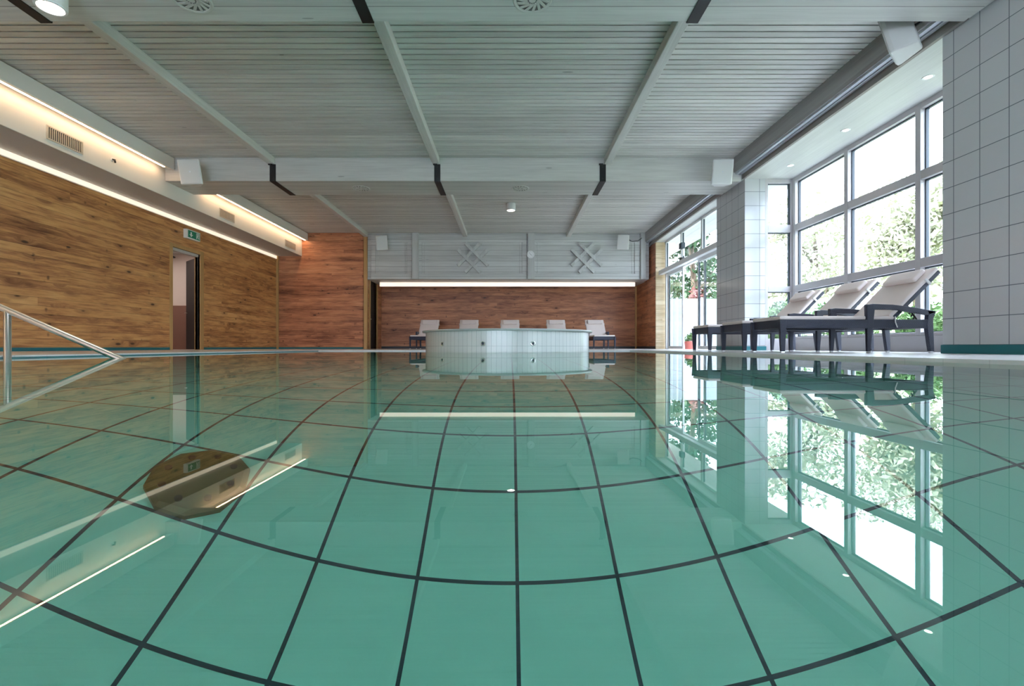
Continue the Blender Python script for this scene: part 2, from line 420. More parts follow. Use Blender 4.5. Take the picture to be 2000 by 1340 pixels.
struct(B(XR+.005, 5.45, 16.66, 16.70, FL, SO).build('trim_1', M['pine_lit_tone']), 'pine strip beside the glass doors with sunlight put into its colour', 'trim')
NX0, NX1, NZ0, NZ1 = -7.6, 1.2, .10, 2.1  # unseen opening, added and sized to throw daylight on surfaces facing the eye
f = MB(); f.box(XL-.12, NX0, YN-.12, YN, FL, 4.3); f.box(NX1, 6.3, YN-.12, YN, FL, 4.3); f.box(NX0, NX1, YN-.12, YN, FL, NZ0); f.box(NX0, NX1, YN-.12, YN, NZ1, 4.3)
struct(f.build('wall_near', M['plaster']), 'plain wall behind the viewpoint with an opening added for daylight', 'wall')
w4 = thing('fill_window', 'broad white framed window front added behind the viewpoint to bring in daylight', 'window', (0, YN, 0), kind='structure')
f = MB(); g = MB()
for k in range(8):
    xx = NX0 + (NX1-NX0)*k/7; f.box(xx-.05, xx+.05, -.12, 0, NZ0, NZ1)
for z in (NZ0+.05, 1.10, NZ1-.05): f.box(NX0, NX1, -.11, -.01, z-.05, z+.05)
f.build('window_frame', M['frame'], w4); g.box(NX0, NX1, -.07, -.062, NZ0, NZ1).build('pane', M['glass'], w4)
# corner trims of pine
struct(MB().box(-5.08-.10, -5.06, YF-.025, YF+.10, FL, CE).build('trim_2', M['pine_trim'], bevel=.004), 'pine corner post between front wall and back door', 'trim')
struct(MB().box(XL, XL+.07, YF-.07, YF, FL, 3.23).build('trim_3', M['pine_trim'], bevel=.004), 'thin pine post in the corner below the white bulkhead', 'trim')
struct(MB().box(XR-.06, XR, YB-.06, YB, FL, 2.41).build('trim_4', M['pine_trim'], bevel=.004), 'thin pine post in the right back corner', 'trim')
# tiled piers on the right
def pier(name, y0, y1, label, mat, x1=6.3):
    return struct(B(XR, x1, y0, y1, FL, SO).build(name, mat), label, 'wall')
pier('wall_right', 4.19, 5.626, 'white tiled wall pier nearest at the right edge', M['walltile'])
pier('wall_pier', 10.36, 11.76, 'white tiled pier between window bay and glass doors', M['piertile'], 5.48)
pier('wall_near_right', YN, -0.58, 'white tiled wall beside the viewpoint', M['walltile'])
# skirtings
struct(B(XR-.012, XR, 4.19, 5.64, FL, .023).build('baseboard_right', M['teal'], bevel=.003), 'dark teal skirting below the nearest tiled pier', 'baseboard')
f = MB(); f.box(XR-.012, XR, 10.35, 11.76, FL, .013); f.box(XR-.012, 5.5, 10.348, 10.36, FL, .013)
struct(f.build('baseboard_pier', M['teal'], bevel=.003), 'teal skirting around the far tiled pier', 'baseboard')
f = MB(); f.box(XL, XL+.012, YN, DY0-.09, FL, -.012); f.box(XL, XL+.012, DY1+.15, YF, FL, -.012)
struct(f.build('baseboard_left', M['teal'], bevel=.003), 'teal skirting along the left pine wall', 'baseboard')
f = MB(); f.box(XL, -5.2, YF-.012, YF, FL, -.012)
struct(f.build('baseboard_front', M['teal'], bevel=.003), 'dark skirting under the front pine wall', 'baseboard')
f = MB(); f.box(-5.08, XR, YB-.012, YB, FL, .02); f.box(XR-.012, XR, 16.7, YB, FL, .02)
struct(f.build('baseboard_back', M['darkbase'], bevel=.003), 'dark skirting along the back wall', 'baseboard')

# ceiling: boards across the hall with open joints over a dark void
f = MB(); y = YN; k = 0
rnd = random.Random(4)
while y < YB:
    f.box(XL, 4.84, y, y+.098, CE + rnd.uniform(0, .003), CE+.022); y += .122
ceil = struct(f.build('ceiling', M['slat']), 'ceiling of grey limewashed boards with dark open joints', 'ceiling')
B(XL-.12, 6.3, YN-.12, YB+.12, CE+.06, CE+.3).build('ceiling_void', M['dark'], ceil)

# cross beams, rafters, steel straps
BZ = 3.556
def cross(name, y0, y1, label):
    return struct(B(XL, 4.97, y0, y1, BZ, CE+.02).build(name, M['beam'], bevel=.006), label, 'beam')
cross('ceiling_beam', 4.347, 5.287, 'grey timber box beam across the top of the picture')
cross('ceiling_beam', 10.365, 11.305, 'grey timber box beam across the middle of the ceiling')
cross('ceiling_beam', -1.67, -0.73, 'grey timber box beam above the viewpoint')
RX = (-5.10, -1.575, 2.10)
word = {-5.10: 'left', -1.575: 'middle', 2.10: 'right'}
for (y0, y1, w) in ((-0.73, 4.347, 'above the viewpoint'), (5.287, 10.365, 'between the two big beams'), (11.305, YF, 'in the far ceiling bay')):
    for x in RX:
        struct(B(x-.075, x+.075, y0, y1, 3.91, CE+.01).build('ceiling_rafter', M['rafter'], bevel=.012, seg=3),
               '%s grey rafter running lengthwise %s' % (word[x], w), 'rafter')
def strap(x, y0, y1, label, group):
    t = thing('steel_strap', label, 'strap', (x, (y0+y1)/2, BZ), 0, group)
    h = (y1-y0)/2; e = .012
    MB().prism([(-h-e, .354), (-h-e, -e), (h+e, -e), (h+e, .05), (h, .05), (h, 0), (-h, 0), (-h, .354)], .13, 'x', -.065).build('plate', M['strap'], t, bevel=.002)
    for zz in (.30, .06):
        MB().lathe([(0, 0), (.018, 0), (.018, .012), (0, .012)], (0, -h-e, zz), 12, M=Matrix.Rotation(PI/2, 3, 'X')).build('bolt', M['strap'], t)
    MB().box(-.085, -.0, -h-.05, -h-e, .33, .36).build('lug', M['strap'], t, bevel=.004)
for x, w in zip((-5.07, -1.545, 2.0), ('left', 'middle', 'right')):
    strap(x, 10.365, 11.305, 'black steel strap under the %s rafter of the middle beam' % w, 'straps on the middle beam')
    strap(x, 4.347, 5.287, 'black steel strap under the %s rafter of the nearest beam' % w, 'straps on the nearest beam')

# ------------------------------------------------------------------ left bulkhead with lit coves
bx0, bx1, bz = XL, -7.38, 3.23
bh = thing('bulkhead', 'white boxed bulkhead along the top of the left pine wall', 'bulkhead', (0, 0, 0), kind='structure')
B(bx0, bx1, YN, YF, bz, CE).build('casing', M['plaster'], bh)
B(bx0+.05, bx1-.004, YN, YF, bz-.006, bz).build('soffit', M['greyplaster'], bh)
for y0, y1 in ((YN, 4.30), (5.30, 10.33), (11.32, YF-.02)):
    B(-7.22, -7.16, y0, y1, 3.775, 4.03).build('valance', M['plaster'], bh, bevel=.004)
    B(-7.30, -7.22, y0, y1, 3.79, 3.80).build('valance_lip', M['plaster'], bh)
def ledline(y0, y1, label):
    t = thing('led_strip', label, 'light strip', (-7.235, (y0+y1)/2, 3.785), 0, 'warm light lines on the bulkhead')
    h = (y1-y0)/2
    B(-.035, .012, -h, h, -.004, .004).build('profile', M['white'], t)
    B(-.028, .008, -h+.01, h-.01, -.012, -.004).build('diffuser', M['led'], t)
ledline(YN+.1, 4.25, 'warm light line of the bulkhead above the viewpoint')
ledline(5.35, 10.15, 'nearer warm light line under the bulkhead valance')
ledline(11.55, YF-.05, 'farther warm light line under the bulkhead valance')
t = thing('cove_light', 'long glowing cove strip where pine wall meets the bulkhead', 'light strip', (XL, 0, 3.11))
B(0, .02, YN+.05, YF-.06, 0, .115).build('profile', M['white'], t)
B(.02, .03, YN+.06, YF-.07, .012, .105).build('diffuser', M['cove'], t)

def wall_vent(y0, y1, label):
    t = thing('wall_vent', label, 'vent', (bx1, (y0+y1)/2, 3.43), 0, 'vents on the left bulkhead')
    h = (y1-y0)/2; v = .11
    f = MB(); f.box(0, .014, -h, h, v-.02, v); f.box(0, .014, -h, h, -v, -v+.02); f.box(0, .014, -h, -h+.02, -v+.02, v-.02); f.box(0, .014, h-.02, h, -v+.02, v-.02)
    f.build('frame', M['vent'], t)
    B(.0, .002, -h+.02, h-.02, -v+.02, v-.02).build('backing', M['dark'], t)
    f = MB(); n = 18
    for k in range(n):
        yy = -h+.03+(2*h-.06)*k/(n-1)
        f.box(.002, .012, yy-.009, yy+.004, -v+.02, v-.02)
    f.build('slat', M['vent'], t)
wall_vent(7.70, 8.36, 'nearest slatted vent on the white bulkhead')
wall_vent(12.3, 12.97, 'middle slatted vent on the white bulkhead beyond the beam')
wall_vent(15.9, 16.67, 'farthest slatted vent on the white bulkhead by the corner')
t = thing('sprinkler_head', 'small chrome sprinkler on the bulkhead beyond the nearest vent', 'sprinkler', (bx1, 8.98, 3.48))
MB().lathe([(0, 0), (.035, 0), (.03, .012), (0, .014)], seg=20, M=Matrix.Rotation(PI/2, 3, 'Y')).build('escutcheon', M['white'], t)
MB().tube([(.01, 0, 0), (.05, 0, -.005), (.06, 0, -.06)], .016).build('nozzle', M['black'], t)

# exit sign
t = thing('exit_sign', 'green and white exit sign above the left doorway', 'sign', (XL, 12.52, 2.885))
B(0, .10, -.26, .26, -.115, .115).build('housing', M['signwhite'], t, bevel=.006)
p = B(.10, .106, -.225, .235, -.09, .09).build('green_panel', M['green'], t)
f = MB()   # arrow pointing down
f.prism([(-.20+.06, .055), (-.20+.11, .055), (-.20+.11, -.005), (-.20+.155, -.005), (-.20+.085, -.07), (-.20+.015, -.005), (-.20+.06, -.005)], .003, 'x', .106)
f.build('arrow', M['signwhite'], p)
f = MB()   # doorway with running figure
f.prism([(.09, -.075), (.09, .075), (.21, .075), (.21, -.075), (.195, -.075), (.195, .06), (.105, .06), (.105, -.075)], .003, 'x', .106)
f.prism([(.12, -.01), (.15, -.01), (.165, .03), (.125, .03)], .003, 'x', .106)
f.prism([(.12, -.01), (.10, -.06), (.112, -.065), (.138, -.01)], .003, 'x', .106)
f.prism([(.138, -.01), (.16, -.035), (.15, -.07), (.163, -.07), (.178, -.03), (.15, -.005)], .003, 'x', .106)
f.prism([(.165, .03), (.19, .01), (.195, .018), (.165, .042)], .003, 'x', .106)
f.lathe([(0, 0), (.013, 0), (.013, .003), (0, .003)], (.106, .145, .045), 12, M=Matrix.Rotation(PI/2, 3, 'Y'))
f.build('running_figure', M['signwhite'], p)

# left doorway, the room behind it
d1 = thing('door_1', 'open doorway in the left pine wall with a dark door leaf', 'door', (XL, (DY0+DY1)/2, FL), kind='structure')
def at(o, root): o.location = -root.location; return o
f = MB(); f.box(XL-.14, XL+.025, DY0-.09, DY0, FL, DZ+.09); f.box(XL-.14, XL+.025, DY1, DY1+.14, FL, DZ+.09); f.box(XL-.14, XL+.025, DY0, DY1, DZ, DZ+.09)
at(f.build('casing', M['pine_trim'], d1, bevel=.005), d1)
at(B(XL-.14, XL-.03, DY0, DY1, DZ-.07, DZ).build('header', M['greyplaster'], d1), d1)
L = MB(); ang = math.radians(41)
R = Matrix.Translation((XL-.05, DY1-.01, 0)) @ Matrix.Rotation(PI-ang, 4, 'Z')
L.box(0, .97, -.045, 0, FL+.01, DZ-.07, R)
lf = at(L.build('door_leaf', M['doorleaf'], d1, bevel=.004), d1)
L = MB(); L.box(.86, .90, 0, .05, .93, .95, R); L.box(.76, .90, .04, .055, .93, .95, R)
L.build('handle', M['steel'], lf)
f = MB(); f.box(-10.6, XL-.14, 14.1, 14.2, 1.2, 2.9); f.box(-10.7, -10.6, 10.6, 14.2, 1.2, 2.9); f.box(-10.6, XL-.14, 10.5, 10.6, 1.2, 2.9)
struct(f.build('wall_corridor', M['blush']), 'pale upper corridor wall seen through the left doorway', 'wall')
f = MB(); f.box(-10.6, XL-.14, 14.08, 14.2, FL, 1.2); f.box(-10.7, -10.58, 10.6, 14.2, FL, 1.2)
f.box(-10.6, XL-.14, 10.5, 10.62, FL, 1.2)
struct(f.build('trim_5', M['wainscot']), 'brown wainscot seen through the left doorway', 'trim')
struct(B(-10.7, XL-.12, 10.5, 14.2, 2.72, 2.9).build('ceiling_corridor', M['plaster']), 'lit ceiling of the corridor behind the left doorway', 'ceiling')
t = thing('corridor_lamp', 'small dark lamp at the top of the left doorway', 'lamp', (-9.75, 13.9, 2.72))
MB().tube([(0, 0, 0), (0, 0, -.09)], .01).build('stem', M['black'], t)
MB().lathe([(.02, -.08), (.13, -.13), (.12, -.15), (0, -.15)], seg=24).build('shade', M['black'], t)
t = thing('corridor_light', 'glowing ceiling panel in the corridor behind the left doorway', 'lamp', (-9.5, 12.6, 2.70))
B(-.4, .4, -.4, .4, -.03, 0).build('housing', M['white'], t); B(-.37, .37, -.37, .37, -.036, -.03).build('diffuser', M['corridor'], t)

# back door in the alcove return
d2 = thing('door_2', 'dark narrow door in the pine return wall at the back left', 'door', (-5.08, (EY0+EY1)/2, FL), kind='structure')
f = MB(); f.box(-5.2, -5.055, EY0-.12, EY0, FL, EZ+.07); f.box(-5.2, -5.055, EY1, EY1+.15, FL, EZ+.07); f.box(-5.2, -5.055, EY0, EY1, EZ, EZ+.07)
at(f.build('casing', M['pine_trim'], d2, bevel=.004), d2)
lf = at(B(-5.17, -5.13, EY0, EY1, FL+.005, EZ).build('door_leaf', M['doorleaf'], d2), d2)
h = MB().tube([(-5.13, EY0+.08, 1.02), (-5.09, EY0+.08, 1.02), (-5.09, EY0+.2, 1.02)], .01); h.build('handle', M['steel'], lf)
B(-5.4, -5.21, EY0-.3, EY1+.3, FL, EZ+.2).build('wall_closet', M['dark'])
struct(bpy.data.objects['wall_closet'], 'dark space behind the back door', 'wall')

# ------------------------------------------------------------------ grey gable panel at the back
def px(x, Y): return (x-995)*Y/944.4
def pz(y, Y): return (677.5-y)*Y/944.4
gp = thing('gable_panel', 'grey boarded upper panel across the back with two carved lattices', 'wall panel', (0, YF, 2.41), kind='structure')
def gat(o): o.location = (0, -YF, -2.41); return o
PB = YF+.06
gat(B(-5.08, 4.98, PB, 18.05, 2.41, CE+.02).build('field', M['beamz'], gp))
f = MB()
zt, zb = pz(472.8, YF), pz(534, YF)
for x0, x1 in ((px(733, YF), px(795, YF)), (px(824, YF), px(1020, YF)), (px(1046, YF), px(1240, YF))):
    xl = {0: -5.08}.get(0)
    f.box(x0-.16, x1+.16, YF+.02, PB, zt, CE); f.box(x0-.16, x1+.16, YF+.02, PB, 2.41, zb)
    f.box(x0-.16, x0, YF+.02, PB, zb, zt); f.box(x1, x1+.16, YF+.02, PB, zb, zt)
    f.box(x0+.07, x0+.10, YF+.045, PB, zb, zt); f.box(x1-.10, x1-.07, YF+.045, PB, zb, zt)
gat(f.build('panel_frame', M['beamz'], gp, bevel=.008))
for x0, x1 in ((px(805, YF), px(818, YF)), (px(1031, YF), px(1044, YF)), (px(1251, YF), px(1261, YF))):
    gat(B(x0, x1, YF-.06, PB, 2.40, CE).build('batten', M['batten'], gp, bevel=.008))
for cx in (px(923.6, YF), px(1145.6, YF)):
    zc = (zt+zb)/2
    q = .245                                  # half spacing of the lattice bars along the diagonals
    f = MB()
    for s1 in (-1, 1):                        # the two falling bars, then the two rising bars
        for sgn in (-1, 1):
            D = Vector((1, 0, -sgn)).normalized(); P = Vector((1, 0, sgn)).normalized()*s1*q*0.72
            ctr = Vector((cx, 0, zc)) + P
            w = Vector((D.z, 0, -D.x))*.055
            tmax = 9
            # clip against the field's top and bottom
            ts = sorted([(zt-ctr.z)/D.z, (zb-ctr.z)/D.z])
            a = max(ts[0]+.05, -.58); b_ = min(ts[1]-.05, .58)
            y0 = YF-.07 if sgn > 0 else YF-.05
            pts = [ctr+D*a-w, ctr+D*b_-w, ctr+D*b_+w, ctr+D*a+w]
            f.hexa([(p.x, y0, p.z) for p in pts], [(p.x, PB+.002, p.z) for p in pts])
    gat(f.build('lattice', M['batten'], gp, bevel=.006))
t = thing('light_valance', 'long warm light strip above the back pine wall', 'light strip', (0, 18.06, 2.25))
xl0, xl1 = px(742, 18.1), px(1240, 18.1)
B(xl0, xl1, 0, .05, 0, .16).build('housing', M['white'], t); B(xl0+.01, xl1-.01, -.008, 0, .008, .152).build('diffuser', M['backled'], t)
struct(B(-5.08, XR, 18.05, YB, 2.41, CE).build('ceiling_alcove', M['beamz']), 'grey soffit over the row of loungers at the back wall', 'ceiling')

# clock
t = thing('wall_clock', 'round white clock on the grey panel between the two lattices', 'clock', (px(1036, YF), YF-.06, pz(498, YF)))
RXm = Matrix.Rotation(PI/2, 3, 'X')
MB().lathe([(0, 0), (.13, 0), (.135, .02), (.125, .035), (.115, .03), (0, .03)], (0, 0, 0), 40, M=RXm).build('case', M['white'], t)
for ang, ln, wd in ((2.2, .06, .008), (-0.6, .09, .006)):
    D = Vector((math.sin(ang), 0, math.cos(ang)))*ln; w = Vector((D.z, 0, -D.x)).normalized()*wd/2
    MB().hexa([(p.x, -.034, p.z) for p in (-w, w, D+w, D-w)], [(p.x, -.031, p.z) for p in (-w, w, D+w, D-w)]).build('hand', M['black'], t)
for k in range(12):
    Rm = Matrix.Rotation(2*PI*k/12, 4, 'Y'); MB().box(-.003, .003, -.033, -.030, .092, .108, Rm).build('hour_mark', M['black'], t)

# ------------------------------------------------------------------ speakers, lamps, grilles
def speaker(name_label, loc, rz, tilt=0.0, roll=0.0, arm=(0, .3, .1), group='white wall speakers'):
    t = thing('wall_speaker', name_label, 'speaker', loc, rz, group)
    t.rotation_euler = (tilt, roll, rz)
    W, D, Hh = .20, .26, .25
    b0 = [(-W, -D/2, -Hh), (W, -D/2, -Hh), (W, -D/2+.05, -Hh), (.10, D/2, -Hh), (-.10, D/2, -Hh), (-W, -D/2+.05, -Hh)]
    MB().hexa(b0, [(x, y, Hh) for x, y, _ in b0]).build('cabinet', M['speaker'], t, bevel=.02, seg=3)
    g = B(-W+.02, W-.02, -D/2-.008, -D/2, -Hh+.02, Hh-.02).build('grille', M['grille'], t, bevel=.006)
    B(-.012, .012, -D/2-.011, -D/2-.007, -.012, .012).build('badge', M['alu'], g)
    MB().tube([(0, D/2-.03, 0), (0, D/2+.05, 0), arm], .018).build('bracket', M['strap'], t)
    return t
speaker('white speaker on the left below the bulkhead valance by the middle beam', (px(375, 10.05), 10.05, pz(338, 10.05)), math.radians(14), math.radians(8), math.radians(-6), (-.10, .30, .02))
speaker('white speaker at the right end of the middle beam', (px(1409, 10.05), 10.05, pz(338, 10.05)), math.radians(-14), math.radians(8), math.radians(4), (.12, .29, .02))
speaker('white speaker seen from behind below the nearest beam by the tiled pier', (4.50, 5.56, 3.60), math.radians(-139), math.radians(14), 0, (0, .26, .10))
speaker('small white speaker at the left end of the grey gable panel', (px(744, 16.9), 16.9, pz(474, 16.9)), math.radians(28), math.radians(14), math.radians(-8), (-.05, .32, .06))
speaker('small white speaker at the right end of the grey gable panel', (px(1218, 16.9), 16.9, pz(473, 16.9)), math.radians(-22), math.radians(14), math.radians(6), (.05, .32, .06))
MB().tube([(px(1228, 17), 17.15, pz(466, 17)), (px(1236, 17), 17.1, pz(470, 17)), (px(1248, 17), 17.1, pz(469, 17)), (px(1256, 17), 17.15, pz(463, 17))], .012).build('speaker_cable', M['strap'])
tag(bpy.data.objects['speaker_cable'], 'dark cable looping from the right gable speaker', 'cable')

def can_lamp(loc, label):
    t = thing('ceiling_lamp', label, 'lamp', loc, 0, 'round surface lamps')
    MB().lathe([(0, 0), (.132, 0), (.132, -.185), (.126, -.195), (.108, -.195), (.104, -.18), (0, -.18)], seg=40).build('can', M['white'], t)
    MB().lathe([(0, -.18), (.103, -.181), (.103, -.184), (0, -.184)], seg=32).build('diffuser', M['lamp'], t)
    l = bpy.data.lights.new('ceiling_lamp_light', 'SPOT'); l.energy = 60; l.color = (1, .86, .68); l.spot_size = 2.3; l.spot_blend = .8; l.shadow_soft_size = .1
    o = bpy.data.objects.new('ceiling_lamp_light', l); C.objects.link(o); o.parent = t; o.location = (0, 0, -.2)
can_lamp((px(99, 4.80), 4.80, BZ), 'lit white cylinder lamp at the top left corner under the nearest beam')
can_lamp((px(998, 13.68), 13.68, CE), 'small white cylinder lamp in the middle of the far ceiling bay')

def swirl(x, y, label):
    t = thing('ceiling_grille', label, 'vent', (x, y, BZ), 0, 'round grilles under the beams')
    MB().lathe([(.165, 0), (.20, 0), (.20, -.006), (.19, -.012), (.17, -.008)], seg=40, close=True).build('ring', M['swirl'], t)
    MB().lathe([(0, -.001), (.165, -.001), (.165, -.003), (0, -.003)], seg=32).build('backing', M['strap2'], t)
    f = MB()
    for k in range(14):
        Rm = Matrix.Rotation(2*PI*k/14, 4, 'Z') @ Matrix.Translation((.105, 0, 0)) @ Matrix.Rotation(.45, 4, 'Z')
        f.box(-.062, .062, -.015, .012, -.010, -.003, Rm)
    f.lathe([(0, -.003), (.035, -.003), (.035, -.011), (0, -.011)], seg=20)
    f.build('vanes', M['swirl'], t)
swirl(px(705, 10.85), 10.85, 'round grille under the middle beam left of centre')
swirl(px(1016, 10.85), 10.85, 'round grille under the middle beam at its centre')
swirl(px(373, 4.95), 4.95, 'round grille under the nearest beam at left top edge')
swirl(px(1040, 4.95), 4.95, 'round grille under the nearest beam at centre top edge')

# ------------------------------------------------------------------ right side: fascia, track, window bays
fs = thing('fascia', 'grey boxed fascia with curtain track above the right windows', 'fascia', (4.81, 0, SO), kind='structure')
def fat(o): o.location = (-4.81, 0, -SO); return o
for y0, y1 in ((YN, 4.34), (5.295, 10.36), (11.31, YF)):
    fat(B(4.81, 4.85, y0, y1, 3.72, CE+.03).build('face_board', M['fascia'], fs, bevel=.004))
    f = MB(); f.box(4.845, 4.90, y0, y1, 3.69, 3.74); f.box(4.915, 4.97, y0, y1, 3.68, 3.73); f.box(4.85, 5.0, y0, y1, 3.735, 3.76)
    fat(f.build('track', M['alu'], fs, bevel=.003))
    fat(B(4.985, 5.035, y0, y1, SO-.01, 3.74).build('lower_board', M['brown'], fs, bevel=.003))
struct(B(5.0, 6.35, YN, YB, SO, CE+.05).build('ceiling_bay', M['soffit']), 'pale soffit over the window bays on the right', 'ceiling')

WX = 6.10      # plane of the long windows
def long_window(name, y0, y1, posts, label):
    w = thing(name, label, 'window', (WX, (y0+y1)/2, FL), kind='structure')
    def wat(o): o.location = -w.location; return o
    zs = [.165, 1.24, 2.534, SO]
    f = MB(); fw = .048
    ps = [y0+.05] + list(posts) + [y1-.05]
    for p in ps: f.box(WX-.04, WX+.11, p-fw, p+fw, zs[0], SO)
    for z in zs[1:3]: f.box(WX-.036, WX+.108, y0, y1, z-.068, z+.068)
    f.box(WX-.036, WX+.108, y0, y1, SO-.085, SO); f.box(WX-.036, WX+.108, y0, y1, .165, .215)
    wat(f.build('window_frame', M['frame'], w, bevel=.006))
    g = MB(); k = MB()
    hs = [(.215, zs[1]-.068), (zs[1]+.068, zs[2]-.068), (zs[2]+.068, SO-.085)]
    for a, b in zip(ps, ps[1:]):
        for z0, z1 in hs:
            ya, yb = a+fw, b-fw
            k.box(WX+.03, WX+.075, ya, ya+.018, z0, z1); k.box(WX+.03, WX+.075, yb-.018, yb, z0, z1)
            k.box(WX+.03, WX+.075, ya, yb, z0, z0+.012); k.box(WX+.03, WX+.075, ya, yb, z1-.018, z1)
            g.box(WX+.048, WX+.054, ya+.01, yb-.01, z0+.01, z1-.01)
    wat(k.build('gasket', M['gasket'], w)); wat(g.build('pane', M['glass'], w))
    wat(B(WX-.05, WX+.13, y0, y1, FL, .165).build('sill_wall', M['frame'], w))
def side_window(name, x0, x1, yy, label):
    w = thing(name, label, 'window', ((x0+x1)/2, yy, FL), kind='structure')
    def wat(o): o.location = -w.location; return o
    f = MB(); zs = [(.175, 1.179), (1.30, 2.452), (2.616, 3.51)]
    f.box(x0-.06, x0, yy-.0, yy+.14, FL, SO); f.box(x1, x1+.10, yy, yy+.14, FL, SO)
    for z0, z1 in ((FL, .175), (1.179, 1.30), (2.452, 2.616), (3.51, SO)): f.box(x0, x1, yy+.004, yy+.136, z0, z1)
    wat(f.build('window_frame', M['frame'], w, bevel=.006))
    g = MB(); k = MB()
    for z0, z1 in zs:
        k.box(x0, x0+.014, yy+.06, yy+.10, z0, z1); k.box(x1-.022, x1, yy+.05, yy+.10, z0, z1); k.box(x0, x1, yy+.06, yy+.10, z1-.014, z1)
        g.box(x0+.01, x1-.01, yy+.075, yy+.081, z0, z1)
    wat(k.build('gasket', M['gasket'], w)); wat(g.build('pane', M['glass'], w))
long_window('window_1', 5.63, 10.36, (7.18, 8.715), 'tall white framed bay window behind the three wicker loungers')
side_window('window_2', px(1500, 10.36), px(1545, 10.36), 10.36, 'narrow white window closing the far end of the bay')
long_window('window_3', -0.58, 4.19, (1.0, 2.6), 'tall white framed bay window beside the viewpoint')

def downlight(x, y, label):
    t = thing('downlight', label, 'lamp', (x, y, SO), 0, 'recessed spots in the bay soffit')
    MB().lathe([(.045, 0), (.07, 0), (.066, -.008), (.045, -.006)], seg=28, close=True).build('trim_ring', M['white'], t)
    MB().lathe([(0, -.002), (.045, -.002), (.045, -.004), (0, -.004)], seg=24).build('diffuser', M['spot'], t)
    l = bpy.data.lights.new('downlight_light', 'SPOT'); l.energy = 18; l.color = (1, .9, .76); l.spot_size = 1.4; l.spot_blend = .6; l.shadow_soft_size = .04
    o = bpy.data.objects.new('downlight_light', l); C.objects.link(o); o.parent = t; o.location = (0, 0, -.02)
for (qx, qy), w in zip(((1813, 150), (1652, 254), (1544, 323)), ('nearest', 'middle', 'farthest')):
    Y = SO*944.4/(677.5-qy); downlight(px(qx, Y), Y, '%s of the lit recessed spots in the bay soffit' % w)

# glass door front
GX = 5.36
gd = thing('door_3', 'wide white framed glass sliding doors with transom windows on the right', 'door', (GX, 14.2, FL), kind='structure')
def dat(o): o.location = -gd.location; return o
f = MB(); g = MB(); k = MB()
GP = (16.52, 15.02, 13.42, 11.86)
for p in GP: f.box(GX-.03, GX+.07, p-.05, p+.05, 2.56, SO)
for p in (16.52, 11.86): f.box(GX-.03, GX+.07, p-.07, p+.05, FL, 2.5)
f.box(GX-.03, GX+.07, 11.8, 16.6, 2.46, 2.60); f.box(GX-.03, GX+.07, 11.8, 16.6, SO-.07, SO)
dat(f.build('door_frame', M['white'], gd, bevel=.005))
for a, b in zip(GP, GP[1:]):
    g.box(GX+.02, GX+.026, b+.05, a-.05, 2.6, SO-.07)
    k.box(GX+.0, GX+.04, b+.05, b+.066, 2.6, SO-.07); k.box(GX, GX+.04, a-.062, a-.05, 2.6, SO-.07)
dat(g.build('transom_pane', M['glass'], gd)); dat(k.build('gasket', M['gasket'], gd))
def leaf(y0, y1, x):
    s = .06; f = MB()
    f.box(x-.025, x+.025, y0, y0+s, FL+.01, 2.46); f.box(x-.025, x+.025, y1-s, y1, FL+.01, 2.46)
    f.box(x-.025, x+.025, y0+s, y1-s, FL+.01, FL+.10); f.box(x-.025, x+.025, y0+s, y1-s, 2.38, 2.46)
    o = dat(f.build('sliding_leaf', M['white'], gd, bevel=.004))
    g = B(x-.004, x+.004, y0+s, y1-s, FL+.10, 2.38).build('pane', M['glass'], o)
    k = MB(); k.box(x-.02, x+.02, y0+s, y0+s+.016, FL+.1, 2.38); k.box(x-.02, x+.02, y1-s-.016, y1-s, FL+.1, 2.38)
    k.build('gasket', M['gasket'], o)
leaf(15.02, 16.46, GX+.05); leaf(14.82, 16.2, GX-.02)
leaf(11.90, 13.42, GX+.05); leaf(12.2, 13.66, GX-.02)
dat(B(GX-.24, GX-.10, 11.80, 16.62, 2.46, 2.61).build('door_operator', M['white'], gd, bevel=.02, seg=3))
t = thing('door_sensor', 'dark motion sensor above the glass door operator', 'sensor', (GX-.06, 14.75, 3.08))
B(-.10, .03, -.10, .10, -.09, .09).build('housing', M['gasket'], t, bevel=.02); B(-.02, .03, -.03, .03, -.30, -.09).build('mount', M['white'], t)
t = thing('door_beam_sensor', 'small black sensor on top of the glass door operator', 'sensor', (GX-.17, 14.55, 2.61))
B(-.05, .05, -.10, .10, 0, .07).build('housing', M['black'], t, bevel=.01)
MB().lathe([(0, 0), (.02, 0), (.02, .008), (0, .01)], (-.05, 0, .035), 14, M=Matrix.Rotation(-PI/2, 3, 'Y')).build('lens', M['gasket'], t)

# ------------------------------------------------------------------ whirlpool
sp = thing('whirlpool', 'round white tiled whirlpool with stone rim standing in the far end of the pool', 'whirlpool', (SX, SY, FL))
def spa_tile():
    m, nt, b = new_mat('white_spa_tiles'); n = N(nt); xyz, ob = n.obj()
    ang = n.m('ARCTAN2', xyz[1], xyz[0]); q = n.m('MULTIPLY', ang, 116/(2*PI)); fr = n.m('FRACT', q)
    e1 = n.m('MULTIPLY', n.m('MINIMUM', fr, n.m('SUBTRACT', 1.0, fr)), .10)
    v = n.m('FRACT', n.m('DIVIDE', n.m('SUBTRACT', xyz[2], .09), .30))
    e2 = n.m('MULTIPLY', n.m('MINIMUM', v, n.m('SUBTRACT', 1.0, v)), .30)
    ln = n.m('MAXIMUM', n.m('LESS_THAN', e1, .0032), n.m('LESS_THAN', e2, .0032))
    c = n.mix(n.white(n.vec(n.m('FLOOR', q), 1.0, 2.0)), (.70, .72, .70), (.76, .77, .75))
    nt.links.new(n.mix(ln, c, (.42, .46, .45)), b.inputs['Base Color']); b.inputs['Roughness'].default_value = .2
    return m
M['spatile'] = spa_tile()
zt_ = .355-FL
